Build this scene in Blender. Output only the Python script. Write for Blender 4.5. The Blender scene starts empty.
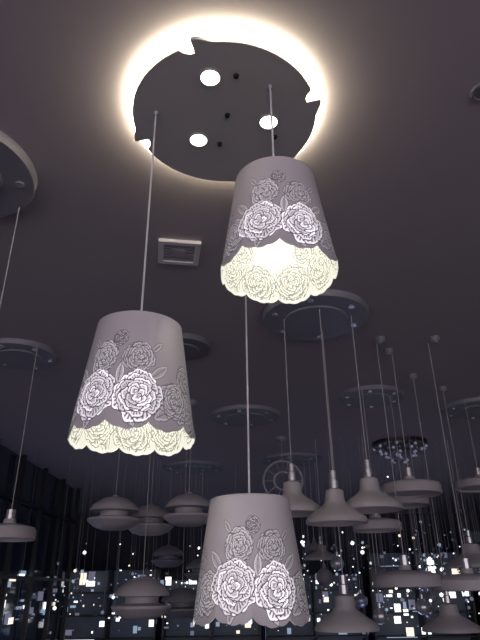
import bpy, bmesh, math, random
import numpy as np
from mathutils import Matrix, Vector
random.seed(7)
sc=bpy.context.scene
sc.view_settings.view_transform='Standard'
CEIL=3.05; EYE=1.6
# ---------------- materials ----------------
def mat(name,col,rough=.5,metal=0,emit=None,es=0,noise=0,nscale=8,spec=.5):
    m=bpy.data.materials.new(name); m.use_nodes=True
    nt=m.node_tree; b=nt.nodes['Principled BSDF']
    b.inputs['Base Color'].default_value=(*col,1)
    b.inputs['Roughness'].default_value=rough; b.inputs['Metallic'].default_value=metal
    b.inputs['Specular IOR Level'].default_value=spec
    if emit: b.inputs['Emission Color'].default_value=(*emit,1); b.inputs['Emission Strength'].default_value=es
    if noise:
        tc=nt.nodes.new('ShaderNodeTexCoord'); n=nt.nodes.new('ShaderNodeTexNoise'); n.inputs['Scale'].default_value=nscale
        r=nt.nodes.new('ShaderNodeValToRGB')
        r.color_ramp.elements[0].color=(*[c*(1-noise) for c in col],1); r.color_ramp.elements[1].color=(*[min(1,c*(1+noise)) for c in col],1)
        nt.links.new(tc.outputs['Object'],n.inputs['Vector']); nt.links.new(n.outputs['Fac'],r.inputs['Fac']); nt.links.new(r.outputs['Color'],b.inputs['Base Color'])
    return m
M_ceil=mat('ceiling_paint',(.46,.415,.45),.6,noise=.05,nscale=1.5,spec=.3)
M_wall=mat('dark_wall_paint',(.03,.035,.06),.6,noise=.2)
M_floor=mat('floor_tile',(.30,.285,.32),.3,noise=.1)
M_plate=mat('canopy_plate_metal',(.58,.56,.55),.45,noise=.04)
M_acr=mat('lit_acrylic',(.9,.9,.85),.4,emit=(1,.88,.62),es=14)
M_led=mat('led_diffuser',(1,1,1),.4,emit=(1,.95,.82),es=6)
M_screw=mat('screw_metal',(.06,.06,.06),.3,metal=.8)
M_cord=mat('cord_sleeve',(.85,.83,.85),.5)
M_chrome=mat('chrome',(.8,.8,.83),.25,metal=.7)
M_bulb=mat('bulb_glass',(1,1,1),.3,emit=(1,.97,.9),es=3)
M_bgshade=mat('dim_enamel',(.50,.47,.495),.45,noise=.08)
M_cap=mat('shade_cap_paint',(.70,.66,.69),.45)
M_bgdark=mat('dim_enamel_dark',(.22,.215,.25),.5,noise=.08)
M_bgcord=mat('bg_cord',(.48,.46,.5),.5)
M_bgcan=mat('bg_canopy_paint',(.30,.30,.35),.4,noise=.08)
M_black=mat('black_metal',(.018,.018,.022),.4)
M_crys=mat('crystal',(.45,.47,.55),.15,metal=.6)
M_w=mat('spot_white',(1,1,1),.5,emit=(.95,.97,1),es=1.6)
M_c=mat('spot_cool',(.5,.6,.7),.5,emit=(.45,.62,.85),es=.45)
M_y=mat('spot_warm',(1,.9,.75),.5,emit=(1,.87,.70),es=1.1)
M_p=mat('spot_dim',(.4,.4,.5),.5,emit=(.42,.42,.62),es=.25)
M_panel=mat('display_back_panel',(.05,.06,.085),.5,emit=(.25,.33,.5),es=.03,noise=.5,nscale=3)
M_glass=mat('dark_glass',(.03,.045,.075),.08,spec=.8)

def shade_mats():
    out=bpy.data.materials.new('shade_outer_glow_paint'); out.use_nodes=True
    nt=out.node_tree; b=nt.nodes['Principled BSDF']; L=nt.links
    a=nt.nodes.new('ShaderNodeAttribute'); a.attribute_name='pat'
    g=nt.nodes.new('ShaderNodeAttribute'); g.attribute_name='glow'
    rm=nt.nodes.new('ShaderNodeValToRGB')
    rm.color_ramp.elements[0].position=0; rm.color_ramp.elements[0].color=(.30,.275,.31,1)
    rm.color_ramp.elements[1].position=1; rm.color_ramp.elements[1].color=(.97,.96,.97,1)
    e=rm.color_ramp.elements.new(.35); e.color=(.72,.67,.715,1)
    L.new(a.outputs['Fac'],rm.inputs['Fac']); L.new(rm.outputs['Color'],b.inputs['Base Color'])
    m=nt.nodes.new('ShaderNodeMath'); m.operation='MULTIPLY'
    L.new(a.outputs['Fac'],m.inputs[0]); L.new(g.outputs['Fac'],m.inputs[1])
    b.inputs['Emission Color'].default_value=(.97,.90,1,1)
    L.new(m.outputs[0],b.inputs['Emission Strength']); b.inputs['Roughness'].default_value=.38  # lamplight through the rose cutouts is put into the paint as emission
    inn=bpy.data.materials.new('shade_liner_glow'); inn.use_nodes=True
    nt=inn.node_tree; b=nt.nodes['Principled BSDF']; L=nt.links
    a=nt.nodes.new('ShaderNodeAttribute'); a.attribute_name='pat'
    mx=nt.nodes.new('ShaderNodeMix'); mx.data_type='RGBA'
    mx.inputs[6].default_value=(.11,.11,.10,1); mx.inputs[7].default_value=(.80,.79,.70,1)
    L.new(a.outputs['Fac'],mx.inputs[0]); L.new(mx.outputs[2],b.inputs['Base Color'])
    L.new(mx.outputs[2],b.inputs['Emission Color']); b.inputs['Emission Strength'].default_value=.62  # liner emits its own colour, adding to the bulb light on it
    return out,inn
M_so,M_si=shade_mats()
# ---------------- helpers ----------------
def link(name,me,parent=None,mats=(),smooth=True,loc=(0,0,0)):
    o=bpy.data.objects.new(name,me); sc.collection.objects.link(o); o.location=loc
    for m in mats:
        if m.name not in [x.name for x in me.materials if x]: me.materials.append(m)
    if smooth:
        me.polygons.foreach_set('use_smooth',[True]*len(me.polygons))
    if parent: o.parent=parent
    return o
def empty(name,loc):
    o=bpy.data.objects.new(name,None); sc.collection.objects.link(o); o.location=loc; o.empty_display_size=.05; return o
def lathe(name,prof,m,parent=None,loc=(0,0,0),seg=40,smooth=True):
    bm=bmesh.new(); rings=[]
    for r,z in prof:
        if r<1e-5: rings.append([bm.verts.new((0,0,z))])
        else: rings.append([bm.verts.new((r*math.cos(2*math.pi*i/seg),r*math.sin(2*math.pi*i/seg),z)) for i in range(seg)])
    for A,B in zip(rings,rings[1:]):
        for i in range(seg):
            j=(i+1)%seg
            if len(A)==1 and len(B)==1: continue
            if len(A)==1: bm.faces.new((A[0],B[i],B[j]))
            elif len(B)==1: bm.faces.new((A[j],A[i],B[0]))
            else: bm.faces.new((A[i],A[j],B[j],B[i]))
    bmesh.ops.recalc_face_normals(bm,faces=bm.faces)
    me=bpy.data.meshes.new(name); bm.to_mesh(me); bm.free()
    o=link(name,me,parent,[m],smooth,loc)
    if smooth:
        md=o.modifiers.new('es','EDGE_SPLIT'); md.split_angle=math.radians(40)
    return o
def cyl(name,r,z0,z1,m,parent=None,loc=(0,0,0),seg=16):
    return lathe(name,[(0,z0),(r,z0),(r,z1),(0,z1)],m,parent,loc,seg)
def addbox(bm,c,s,mi=0,rotz=0):
    mat_=Matrix.Translation(c)@Matrix.Rotation(rotz,4,'Z')@Matrix.Diagonal((*s,1))
    r=bmesh.ops.create_cube(bm,size=1,matrix=mat_)
    for v in r['verts']:
        for f in v.link_faces: f.material_index=mi
def boxes(name,lst,mats,parent=None,loc=(0,0,0),bevel=0):
    bm=bmesh.new()
    for e in lst: addbox(bm,*e)
    me=bpy.data.meshes.new(name); bm.to_mesh(me); bm.free()
    o=link(name,me,parent,mats,False,loc)
    if bevel:
        md=o.modifiers.new('b','BEVEL'); md.width=bevel; md.segments=2
    return o
# ---------------- room shell ----------------
boxes('ceiling',[((0,4,CEIL+.06),(15,18,.12))],[M_ceil])
boxes('floor',[((0,4,-.06),(15,18,.12))],[M_floor])
boxes('wall_back',[((0,12.9,CEIL/2),(15,.12,CEIL))],[M_wall])
boxes('wall_left',[((-7.4,4,CEIL/2),(.12,18,CEIL))],[M_wall])
boxes('wall_right',[((7.4,4,CEIL/2),(.12,18,CEIL))],[M_wall])
# ---------------- rose shade ----------------
NU,NV=900,250; H=.285; RB=.151; RT=.110; LC=.86
def pattern():
    u=np.linspace(-LC/2,LC/2,NU,endpoint=False); v=np.linspace(0,1,NV)*H
    U,V=np.meshgrid(u,v)
    pat=np.full_like(U,.35); glow=np.zeros_like(U); ins_all=np.zeros(U.shape,bool)
    def loc(cu,cv):
        du=(U-cu+LC/2)%LC-LC/2; return du,V-cv
    def leaf(cu,cv,l,ang,g):
        du,dv=loc(cu,cv); a=du*math.cos(ang)+dv*math.sin(ang); b=-du*math.sin(ang)+dv*math.cos(ang)
        w=.38*l*(1-(a/l)**2); ins=(np.abs(a)<l)&(np.abs(b)<w)
        d=w-np.abs(b)
        val=np.where(d<.0020,.1,np.where(np.abs(b)<.0012,.1,.45+.4*np.sin((a-np.abs(b))*1300)))
        val=np.where((d>.0020)&(d<.005),.95,val)
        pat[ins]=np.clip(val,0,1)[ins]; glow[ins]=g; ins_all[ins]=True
    def rose(cu,cv,R,g,rot=0):
        du,dv=loc(cu,cv); rng=np.random.RandomState(int(abs(cu*1000)+cv*777))
        for k in range(7):
            rk=R*[1,.88,.74,.60,.46,.33,.2][k]; n=[7,6,5,5,4,3,2][k]
            for i in range(n):
                a=rot+k*.75+2*math.pi*i/n+rng.uniform(-.22,.22)
                px,py=rk*.52*math.cos(a),rk*.52*math.sin(a); rp=rk*rng.uniform(.46,.58)
                x=du-px; y=dv-py
                xr=x*math.cos(a)+y*math.sin(a); yr=-x*math.sin(a)+y*math.cos(a)
                d=np.hypot(xr*1.08,yr*.88); ph=np.arctan2(yr,xr)
                edge=rp*(1+.09*np.sin(3*ph+i*2+k)+.05*np.sin(8*ph+i))
                de=edge-d; ins=de>0
                lw=.0023
                hat=.42+.44*np.sin(ph*18)*(np.clip(de/rp,0,1)<.6)
                val=np.where(de<lw,0.0,np.where(de<lw+.0036,1.0,hat))
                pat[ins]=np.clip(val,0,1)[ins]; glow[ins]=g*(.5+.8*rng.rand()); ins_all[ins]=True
        r=np.hypot(du,dv); th=np.arctan2(dv,du); c=r<R*.10
        pat[c]=(np.sin(th+r*2200)>0)[c]
    for i in range(10):
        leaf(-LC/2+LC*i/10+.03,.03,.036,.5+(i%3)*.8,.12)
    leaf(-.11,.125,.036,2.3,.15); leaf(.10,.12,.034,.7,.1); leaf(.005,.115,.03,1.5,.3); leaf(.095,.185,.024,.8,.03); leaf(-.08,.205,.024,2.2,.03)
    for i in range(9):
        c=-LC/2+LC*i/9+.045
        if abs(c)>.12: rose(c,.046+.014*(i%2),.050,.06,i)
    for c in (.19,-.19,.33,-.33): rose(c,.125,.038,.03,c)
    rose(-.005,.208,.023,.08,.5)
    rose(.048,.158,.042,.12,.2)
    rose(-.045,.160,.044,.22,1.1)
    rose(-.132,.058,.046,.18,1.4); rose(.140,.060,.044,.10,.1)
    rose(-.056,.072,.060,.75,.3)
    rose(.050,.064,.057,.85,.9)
    return pat,glow,ins_all
PAT,GLOW,INS=pattern()
def shade_mesh():
    th=np.linspace(-math.pi,math.pi,NU,endpoint=False)
    t=np.linspace(0,1,NV)
    lob=.017*np.abs(np.sin(5*th+.4))**.7+.003*np.abs(np.sin(15*th+1.2))+.004*np.sin(3*th)
    def grid(off):
        T,TH=np.meshgrid(t,th,indexing='ij')
        R=RB+(RT-RB)*T**.95-off
        R=R+.0018*np.exp(-T/.06)*np.sin(10*TH+.8+np.pi/2)
        Z=T*H-lob[None,:]*np.exp(-T/.10)
        return np.stack([R*np.sin(TH),-R*np.cos(TH),Z],-1).reshape(-1,3)
    co=np.concatenate([grid(0),grid(.0022)])
    i=np.arange(NV-1)[:,None]*NU; j=np.arange(NU)[None,:]; j2=(j+1)%NU
    q=np.stack([i+j,i+j2,i+NU+j2,i+NU+j],-1).reshape(-1,4)
    N=NU*NV
    qi=q[:,::-1]+N
    j=np.arange(NU); j2=(j+1)%NU
    rim=np.stack([j,j+N,j2+N,j2],-1)
    faces=np.concatenate([q,qi,rim])
    me=bpy.data.meshes.new('rose_shade_mesh')
    me.vertices.add(len(co)); me.vertices.foreach_set('co',co.ravel())
    me.loops.add(faces.size); me.loops.foreach_set('vertex_index',faces.ravel().astype(np.int32))
    me.polygons.add(len(faces)); me.polygons.foreach_set('loop_start',np.arange(0,faces.size,4,dtype=np.int32))
    mi=np.concatenate([np.zeros(len(q)),np.ones(len(qi)),np.ones(len(rim))]).astype(np.int32)
    me.polygons.foreach_set('material_index',mi)
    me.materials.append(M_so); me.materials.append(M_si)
    me.update(calc_edges=True)
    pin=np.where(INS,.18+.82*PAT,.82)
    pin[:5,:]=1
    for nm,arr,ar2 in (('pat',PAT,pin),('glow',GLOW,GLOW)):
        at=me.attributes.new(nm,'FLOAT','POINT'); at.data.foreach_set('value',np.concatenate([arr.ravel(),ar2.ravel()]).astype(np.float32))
    me.polygons.foreach_set('use_smooth',[True]*len(me.polygons)); me.validate()
    return me
SM=shade_mesh()
# ---------------- main fixture ----------------
CX,CY=-.043,1.388
main=empty('three_light_rose_pendant_lamp',(CX,CY,CEIL))
lathe('acrylic_halo_ring',[(0,-.001),(.318,-.001),(.322,-.010),(.318,-.030),(.25,-.034),(0,-.034)],M_acr,main,seg=96)
bm=bmesh.new(); n=720; ring=[]
def rad(th):
    f=(4*(th-math.radians(74))/(2*math.pi))%1.0
    if f<.15: return .301+.020*(math.cos(f/.15*math.pi)*.5+.5)
    if f<.91: return .301
    s=(f-.91)/.09
    return .301-.026*math.sin(min(1,s*1.25)*math.pi*.5)**.6
for z in (-.040,-.052):
    ring.append([bm.verts.new((rad(2*math.pi*i/n)*math.cos(2*math.pi*i/n),rad(2*math.pi*i/n)*math.sin(2*math.pi*i/n),z)) for i in range(n)])
bm.faces.new(ring[0]); bm.faces.new(ring[1][::-1])
for i in range(n):
    j=(i+1)%n; bm.faces.new((ring[0][i],ring[0][j],ring[1][j],ring[1][i]))
bmesh.ops.recalc_face_normals(bm,faces=bm.faces)
me=bpy.data.meshes.new('canopy_plate'); bm.to_mesh(me); bm.free(); link('canopy_plate',me,main,[M_plate],False)
cyl('plate_spacer',.24,-.041,-.033,M_acr,main,seg=64)
for k,(x,y) in enumerate([(-.038,-.180),(-.092,.080),(.146,.002)]):
    lathe(f'downlight_bezel_{k+1}',[(.034,-.052),(.034,-.056),(.029,-.056),(.029,-.053)],M_plate,main,(x,y,0),32)
    lathe(f'downlight_lens_{k+1}',[(0,-.058),(.02,-.057),(.029,-.0535),(.029,-.052)],M_led,main,(x,y,0),32)
for k,(x,y) in enumerate([(.04,-.185),(.01,-.03),(.17,.07),(-.02,.10)]):
    lathe(f'screw_{k+1}',[(0,-.062),(.007,-.060),(.009,-.052)],M_screw,main,(x,y,0),12)
for k,(x,y,zb,rot) in enumerate([(-.265,1.347,.340,-8),(.102,1.247,.738,2),(.020,1.63,-.060,5)]):
    lx,ly=x-CX,y-CY; zb=zb+EYE-CEIL
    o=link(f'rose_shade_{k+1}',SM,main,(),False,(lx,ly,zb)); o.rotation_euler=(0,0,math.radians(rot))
    lathe(f'shade_top_{k+1}',[(0,H+.004),(.10,H+.004),(RT,H),(RT-.004,H-.002),(0,H-.002)],M_cap,main,(lx,ly,zb),48)
    cyl(f'cord_{k+1}',.0030,zb+H,-.052,M_cord,main,(lx,ly,0),10)
    lathe(f'cord_grip_{k+1}',[(0,-.066),(.005,-.066),(.009,-.052)],M_chrome,main,(lx,ly,0),16)
    cyl(f'cord_gland_{k+1}',.010,H,H+.018,M_chrome,main,(lx,ly,zb))
    cyl(f'socket_{k+1}',.02,H-.07,H,M_bgshade,main,(lx,ly,zb))
    lathe(f'bulb_{k+1}',[(0,H-.16),(.018,H-.155),(.029,H-.13),(.026,H-.105),(.014,H-.07)],M_bulb,main,(lx,ly,zb),24)
    ld=bpy.data.lights.new(f'bulb_light_{k+1}','POINT'); ld.energy=.27; ld.shadow_soft_size=.02; ld.color=(1,.97,.90)
    lo=bpy.data.objects.new(f'bulb_light_{k+1}',ld); sc.collection.objects.link(lo); lo.parent=main; lo.location=(lx,ly,zb+H-.19)
# ---------------- background fixtures ----------------
def canopy_prof(r,t=.035): return [(0,0),(r,0),(r,-t*.6),(r*.97,-t),(r*.6,-t),(r*.58,-t*1.25),(0,-t*1.25)]
def canopy_screws(p,r,t=.035):
    bm=bmesh.new()
    for i in range(6):
        a=i*math.pi/3+.3
        bmesh.ops.create_cone(bm,cap_ends=True,segments=10,radius1=.018,radius2=.018,depth=.014,matrix=Matrix.Translation((r*.8*math.cos(a),r*.8*math.sin(a),-t)))
    me=bpy.data.meshes.new('canopy_lamps'); bm.to_mesh(me); bm.free(); link('canopy_caps',me,p,[M_chrome],False)
def bell(p,x,y,z,r=.16,mm=None):
    mm=mm or M_bgshade
    lathe('bell_shade',[(r,z),(r,z+.014),(r*.93,z+.03),(r*.66,z+.06),(r*.40,z+.085),(r*.33,z+.10),(r*.30,z+.15),(.022,z+.16),(0,z+.16),(.02,z+.14),(r*.28,z+.10),(r*.6,z+.055),(r*.9,z+.02),(r*.98,z+.001)],mm,p,(x,y,0),40)
    lathe('neck_stem',[(0,z+.16),(.022,z+.16),(.022,z+.20),(.016,z+.205),(.016,z+.245),(0,z+.25)],M_chrome,p,(x,y,0),20)
def saucer(p,x,y,z,r=.19,mm=None):
    mm=mm or M_bgshade
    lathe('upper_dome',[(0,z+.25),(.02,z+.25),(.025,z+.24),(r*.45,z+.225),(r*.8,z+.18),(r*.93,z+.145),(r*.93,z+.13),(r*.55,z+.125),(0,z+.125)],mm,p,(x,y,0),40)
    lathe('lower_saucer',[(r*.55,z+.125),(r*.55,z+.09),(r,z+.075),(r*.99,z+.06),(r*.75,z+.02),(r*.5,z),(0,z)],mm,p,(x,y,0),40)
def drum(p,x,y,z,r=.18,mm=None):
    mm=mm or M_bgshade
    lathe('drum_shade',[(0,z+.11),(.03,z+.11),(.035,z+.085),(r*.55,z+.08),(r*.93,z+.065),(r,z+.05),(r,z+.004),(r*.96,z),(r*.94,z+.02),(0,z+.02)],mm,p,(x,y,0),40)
    cyl('drum_neck',.025,z+.10,z+.16,M_chrome,p,(x,y,0))
def cord(p,x,y,z,top=-.02): cyl('cord',.0026,z,top,M_bgcord,p,(x,y,0),8)
top={'b':.245,'s':.24,'d':.15}; fn={'b':bell,'s':saucer,'d':drum}
def fixture(name,x,y,r,lamps,cm=None,t=.035):
    p=empty(name,(x,y,CEIL))
    lathe('canopy',canopy_prof(r,t),cm or M_bgcan,p,seg=48)
    if r>.2: canopy_screws(p,r,t)
    for (kind,lx,ly,z,lr,*mm) in lamps:
        zz=z+EYE-CEIL
        fn[kind](p,lx-x,ly-y,zz,lr,*(mm or [None])); cord(p,lx-x,ly-y,zz+top[kind])
    return p
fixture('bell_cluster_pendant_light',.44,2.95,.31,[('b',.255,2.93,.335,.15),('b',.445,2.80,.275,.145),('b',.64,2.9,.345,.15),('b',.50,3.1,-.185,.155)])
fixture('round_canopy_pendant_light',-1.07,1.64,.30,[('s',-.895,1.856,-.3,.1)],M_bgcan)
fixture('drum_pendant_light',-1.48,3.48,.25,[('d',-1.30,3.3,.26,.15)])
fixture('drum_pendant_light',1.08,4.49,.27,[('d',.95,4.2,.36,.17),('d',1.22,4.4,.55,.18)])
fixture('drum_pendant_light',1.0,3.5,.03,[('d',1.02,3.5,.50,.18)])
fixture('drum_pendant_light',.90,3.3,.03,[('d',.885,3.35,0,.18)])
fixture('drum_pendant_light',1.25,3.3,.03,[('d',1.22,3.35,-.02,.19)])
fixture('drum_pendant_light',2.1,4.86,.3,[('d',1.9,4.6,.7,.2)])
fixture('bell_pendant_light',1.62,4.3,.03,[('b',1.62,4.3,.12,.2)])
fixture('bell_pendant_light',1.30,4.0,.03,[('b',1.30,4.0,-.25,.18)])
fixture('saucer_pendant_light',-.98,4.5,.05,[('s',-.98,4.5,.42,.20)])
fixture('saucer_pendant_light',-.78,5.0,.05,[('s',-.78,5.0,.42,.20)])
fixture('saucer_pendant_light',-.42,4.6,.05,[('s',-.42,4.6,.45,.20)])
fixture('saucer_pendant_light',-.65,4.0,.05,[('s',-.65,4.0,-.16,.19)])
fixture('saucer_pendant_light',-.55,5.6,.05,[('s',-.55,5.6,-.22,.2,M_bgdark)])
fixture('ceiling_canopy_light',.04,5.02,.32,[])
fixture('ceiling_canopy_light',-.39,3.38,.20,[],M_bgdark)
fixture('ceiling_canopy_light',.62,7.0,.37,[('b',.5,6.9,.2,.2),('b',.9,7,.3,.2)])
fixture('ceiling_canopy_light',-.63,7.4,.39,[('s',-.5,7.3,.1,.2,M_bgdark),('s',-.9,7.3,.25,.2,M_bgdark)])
cc=fixture('crystal_ceiling_chandelier',1.75,6.2,.30,[],M_black)
bm=bmesh.new()
for k in range(5):
    for i in range(26-4*k):
        a=2*math.pi*i/(26-4*k)+k; r=.28-.05*k
        q=bmesh.ops.create_icosphere(bm,subdivisions=1,radius=.018,matrix=Matrix.Translation((r*math.cos(a),r*math.sin(a),-.06-.035*k+random.uniform(-.01,.01))))
        if (i+k)%3==0:  # every third bead glows: blue sparkle put into its material
            for v in q['verts']:
                for f in v.link_faces: f.material_index=1
me=bpy.data.meshes.new('crystals'); bm.to_mesh(me); bm.free(); link('crystal_beads',me,cc,[M_crys,M_p],False)
wp=empty('spoked_ring_pendant_light',(.42,5.9,CEIL))
lathe('canopy',canopy_prof(.06),M_bgcan,wp,seg=24)
bm=bmesh.new()
zc=-.45
for R in (.20,.09):
    vs=[]
    for i in range(40):
        a=2*math.pi*i/40
        for j in range(6):
            b=2*math.pi*j/6; rr=R+.011*math.cos(b)
            vs.append(bm.verts.new((rr*math.cos(a),.011*math.sin(b),zc+rr*math.sin(a))))
    for i in range(40):
        for j in range(6):
            bm.faces.new((vs[i*6+j],vs[((i+1)%40)*6+j],vs[((i+1)%40)*6+(j+1)%6],vs[i*6+(j+1)%6]))
for i in range(10):
    a=2*math.pi*i/10
    bmesh.ops.create_cube(bm,size=1,matrix=Matrix.Translation((.145*math.cos(a),0,zc+.145*math.sin(a)))@Matrix.Rotation(-a,4,'Y')@Matrix.Diagonal((.12,.007,.007,1)))
me=bpy.data.meshes.new('wheel'); bm.to_mesh(me); bm.free(); link('spoked_wheel',me,wp,[M_bgshade],True)
cyl('cord',.003,zc+.2,-.02,M_bgcord,wp,seg=8)
# square ceiling vent
sp=empty('ceiling_vent',(-.285,2.25,CEIL)); sp.rotation_euler=(0,0,.15)
fr=[((-.085,0,-.009),(.026,.196,.018)),((.085,0,-.009),(.026,.196,.018)),((0,-.085,-.009),(.15,.026,.018)),((0,.085,-.009),(.15,.026,.018))]
boxes('vent_frame',fr,[M_cord],sp,bevel=.003)
boxes('vent_slats',[((0,-.06+.024*i,-.008),(.15,.012,.008)) for i in range(6)]+[((0,0,-.010),(.06,.06,.012))],[M_bgshade],sp)
boxes('vent_well',[((0,0,-.002),(.15,.15,.004))],[M_black],sp)
dl=empty('recessed_downlight',(.80,1.32,CEIL)); lathe('bezel',[(0,-.002),(.03,-.002),(.032,-.008),(.04,-.006),(.042,0)],M_bgdark,dl)
# ---------------- distant shop ----------------
parts=[]
for i in range(7): parts.append(((-2.55,4.2+i*.8,CEIL/2),(.05,.05,CEIL),0))
for z in (.9,1.75,2.55): parts.append(((-2.55,6.6,z),(.04,4.8,.035),0))
parts.append(((-2.62,6.6,CEIL/2),(.01,4.8,CEIL),1))
R=random.Random(22)
for i in range(70):
    s=R.uniform(.03,.18); parts.append(((-2.605,R.uniform(4.4,8.8),1.25+abs(R.gauss(0,.35))),(.01,s,s*R.uniform(.15,.7)),R.choice([2,3,3,5,5,4])))
boxes('window_1',parts,[M_black,M_glass,M_w,M_c,M_y,M_p])
def rack(name,x,y,w,h,seed,n=26):
    R=random.Random(seed); L=[]
    for sx in (-w/2,0,w/2): L.append(((sx,0,h/2),(.03,.3,h),0))
    z=.3
    while z<h:
        L.append(((0,0,z),(w,.3,.02),0))
        if R.random()<.35: L.append(((R.choice([-1,1])*w/4,-.152,z),(w*.3,.01,.010),R.choice([1,2,4])))
        z+=.32
    L.append(((0,.17,h/2),(w,.02,h),5))
    for i in range(n):
        mi=R.choices([1,2,3,4],[.30,.2,.16,.34])[0]
        z=R.uniform(1.0,h)
        s=R.choice([.015,.02,.03,.045,.07,.10])
        L.append(((R.uniform(-w/2,w/2),-.10,z),(s*R.uniform(.5,1.3),s*.5,s*R.uniform(.3,1.4)),mi,))
    return boxes(name,L,[M_black,M_w,M_c,M_y,M_p,M_panel],None,(x,y,0))
for i,(x,y,w,h) in enumerate([(-3.9,9.5,1.6,2.3),(-2.1,9.8,1.5,1.9),(-.5,10,1.5,1.75),(1.1,9.8,1.5,1.8),(2.7,9.6,1.5,2.1),(4.3,9.5,1.5,2.4)]):
    rack('display_rack',x,y,w,h,i+3,n=80)
def strands(name,x0,x1,y0,y1,n,seed,zlo,zhi):
    R=random.Random(seed); bm=bmesh.new(); cx,cy=(x0+x1)/2,(y0+y1)/2
    p=empty(name,(cx,cy,CEIL))
    for i in range(n):
        x=R.uniform(x0,x1)-cx; y=R.uniform(y0,y1)-cy; zb=R.uniform(zlo,zhi)-CEIL
        addbox(bm,(x,y,zb/2),(.003,.003,-zb),5)
        for k in range(R.randint(1,5)):
            s=R.choice([.006,.008,.010,.014,.020]); mi=R.choices([1,2,3,4,0],[.25,.16,.12,.12,.45])[0]
            r=bmesh.ops.create_icosphere(bm,subdivisions=1,radius=s,matrix=Matrix.Translation((x+R.uniform(-.03,.03),y,zb+k*R.uniform(.03,.16))))
            for v in r['verts']:
                for f in v.link_faces: f.material_index=mi
    me=bpy.data.meshes.new('strands'); bm.to_mesh(me); bm.free()
    link('light_strands',me,p,[M_crys,M_w,M_c,M_y,M_p,M_bgdark],False)
    return p
g=strands('crystal_strand_display',.5,3.6,5.6,8.4,140,4,1.3,2.0)
strands('crystal_strand_display',-2.3,.3,6.2,8.6,36,5,1.3,1.8)
R=random.Random(9)
for i in range(14):
    x,y,z=R.uniform(-1.3,1.2),R.uniform(-1.2,1.2),R.uniform(-1.75,-.95); r=R.uniform(.045,.085)
    lathe('globe',[(0,z-r)]+[(r*math.cos(a),z+r*math.sin(a)) for a in [k*.3-1.35 for k in range(9)]]+[(.02,z+r),(.02,z+r+.04),(0,z+r+.04)],[M_chrome,M_bgdark,M_crys][i%3],g,(x,y,0),20)
    cyl('rod',.004,z+r,0,M_bgcord,g,(x,y,0),6)
L=[]
for i in range(5): L.append(((-2.0+i*.38,11.9,1.62+.05*(i%2)),(.3,.03,.22),1 if i%2 else 2)); 
L.append(((-1.2,11.95,1.6),(2.4,.04,.6),0))
boxes('window_2',L,[M_black,M_c,M_p])
# ---------------- light ----------------
for i,(x,y,z,e) in enumerate([(-2.2,6.5,.7,6),(1.6,7.5,.7,6),(0,10.6,1.0,6)]):
    ld=bpy.data.lights.new('blue_fill_light','POINT'); ld.energy=e; ld.color=(.42,.50,1); ld.shadow_soft_size=.3  # unseen blue fill, added to tint the distant ceiling and shop
    lo=bpy.data.objects.new('added_blue_fill',ld); sc.collection.objects.link(lo); lo.location=(x,y,z)
w=bpy.data.worlds.new('World'); sc.world=w; w.use_nodes=True
bg=w.node_tree.nodes['Background']; bg.inputs['Color'].default_value=(.88,.80,.88,1); bg.inputs['Strength'].default_value=1.45
# ---------------- camera ----------------
cd=bpy.data.cameras.new('Camera'); cam=bpy.data.objects.new('Camera',cd); sc.collection.objects.link(cam)
cd.sensor_fit='VERTICAL'; cd.sensor_height=24; cd.lens=21; cd.clip_start=.02
cam.matrix_world=Matrix.Translation((0,0,EYE))@Matrix.Rotation(math.radians(90+25.7),4,'X')@Matrix.Rotation(math.radians(-.7),4,'Z')
sc.camera=cam
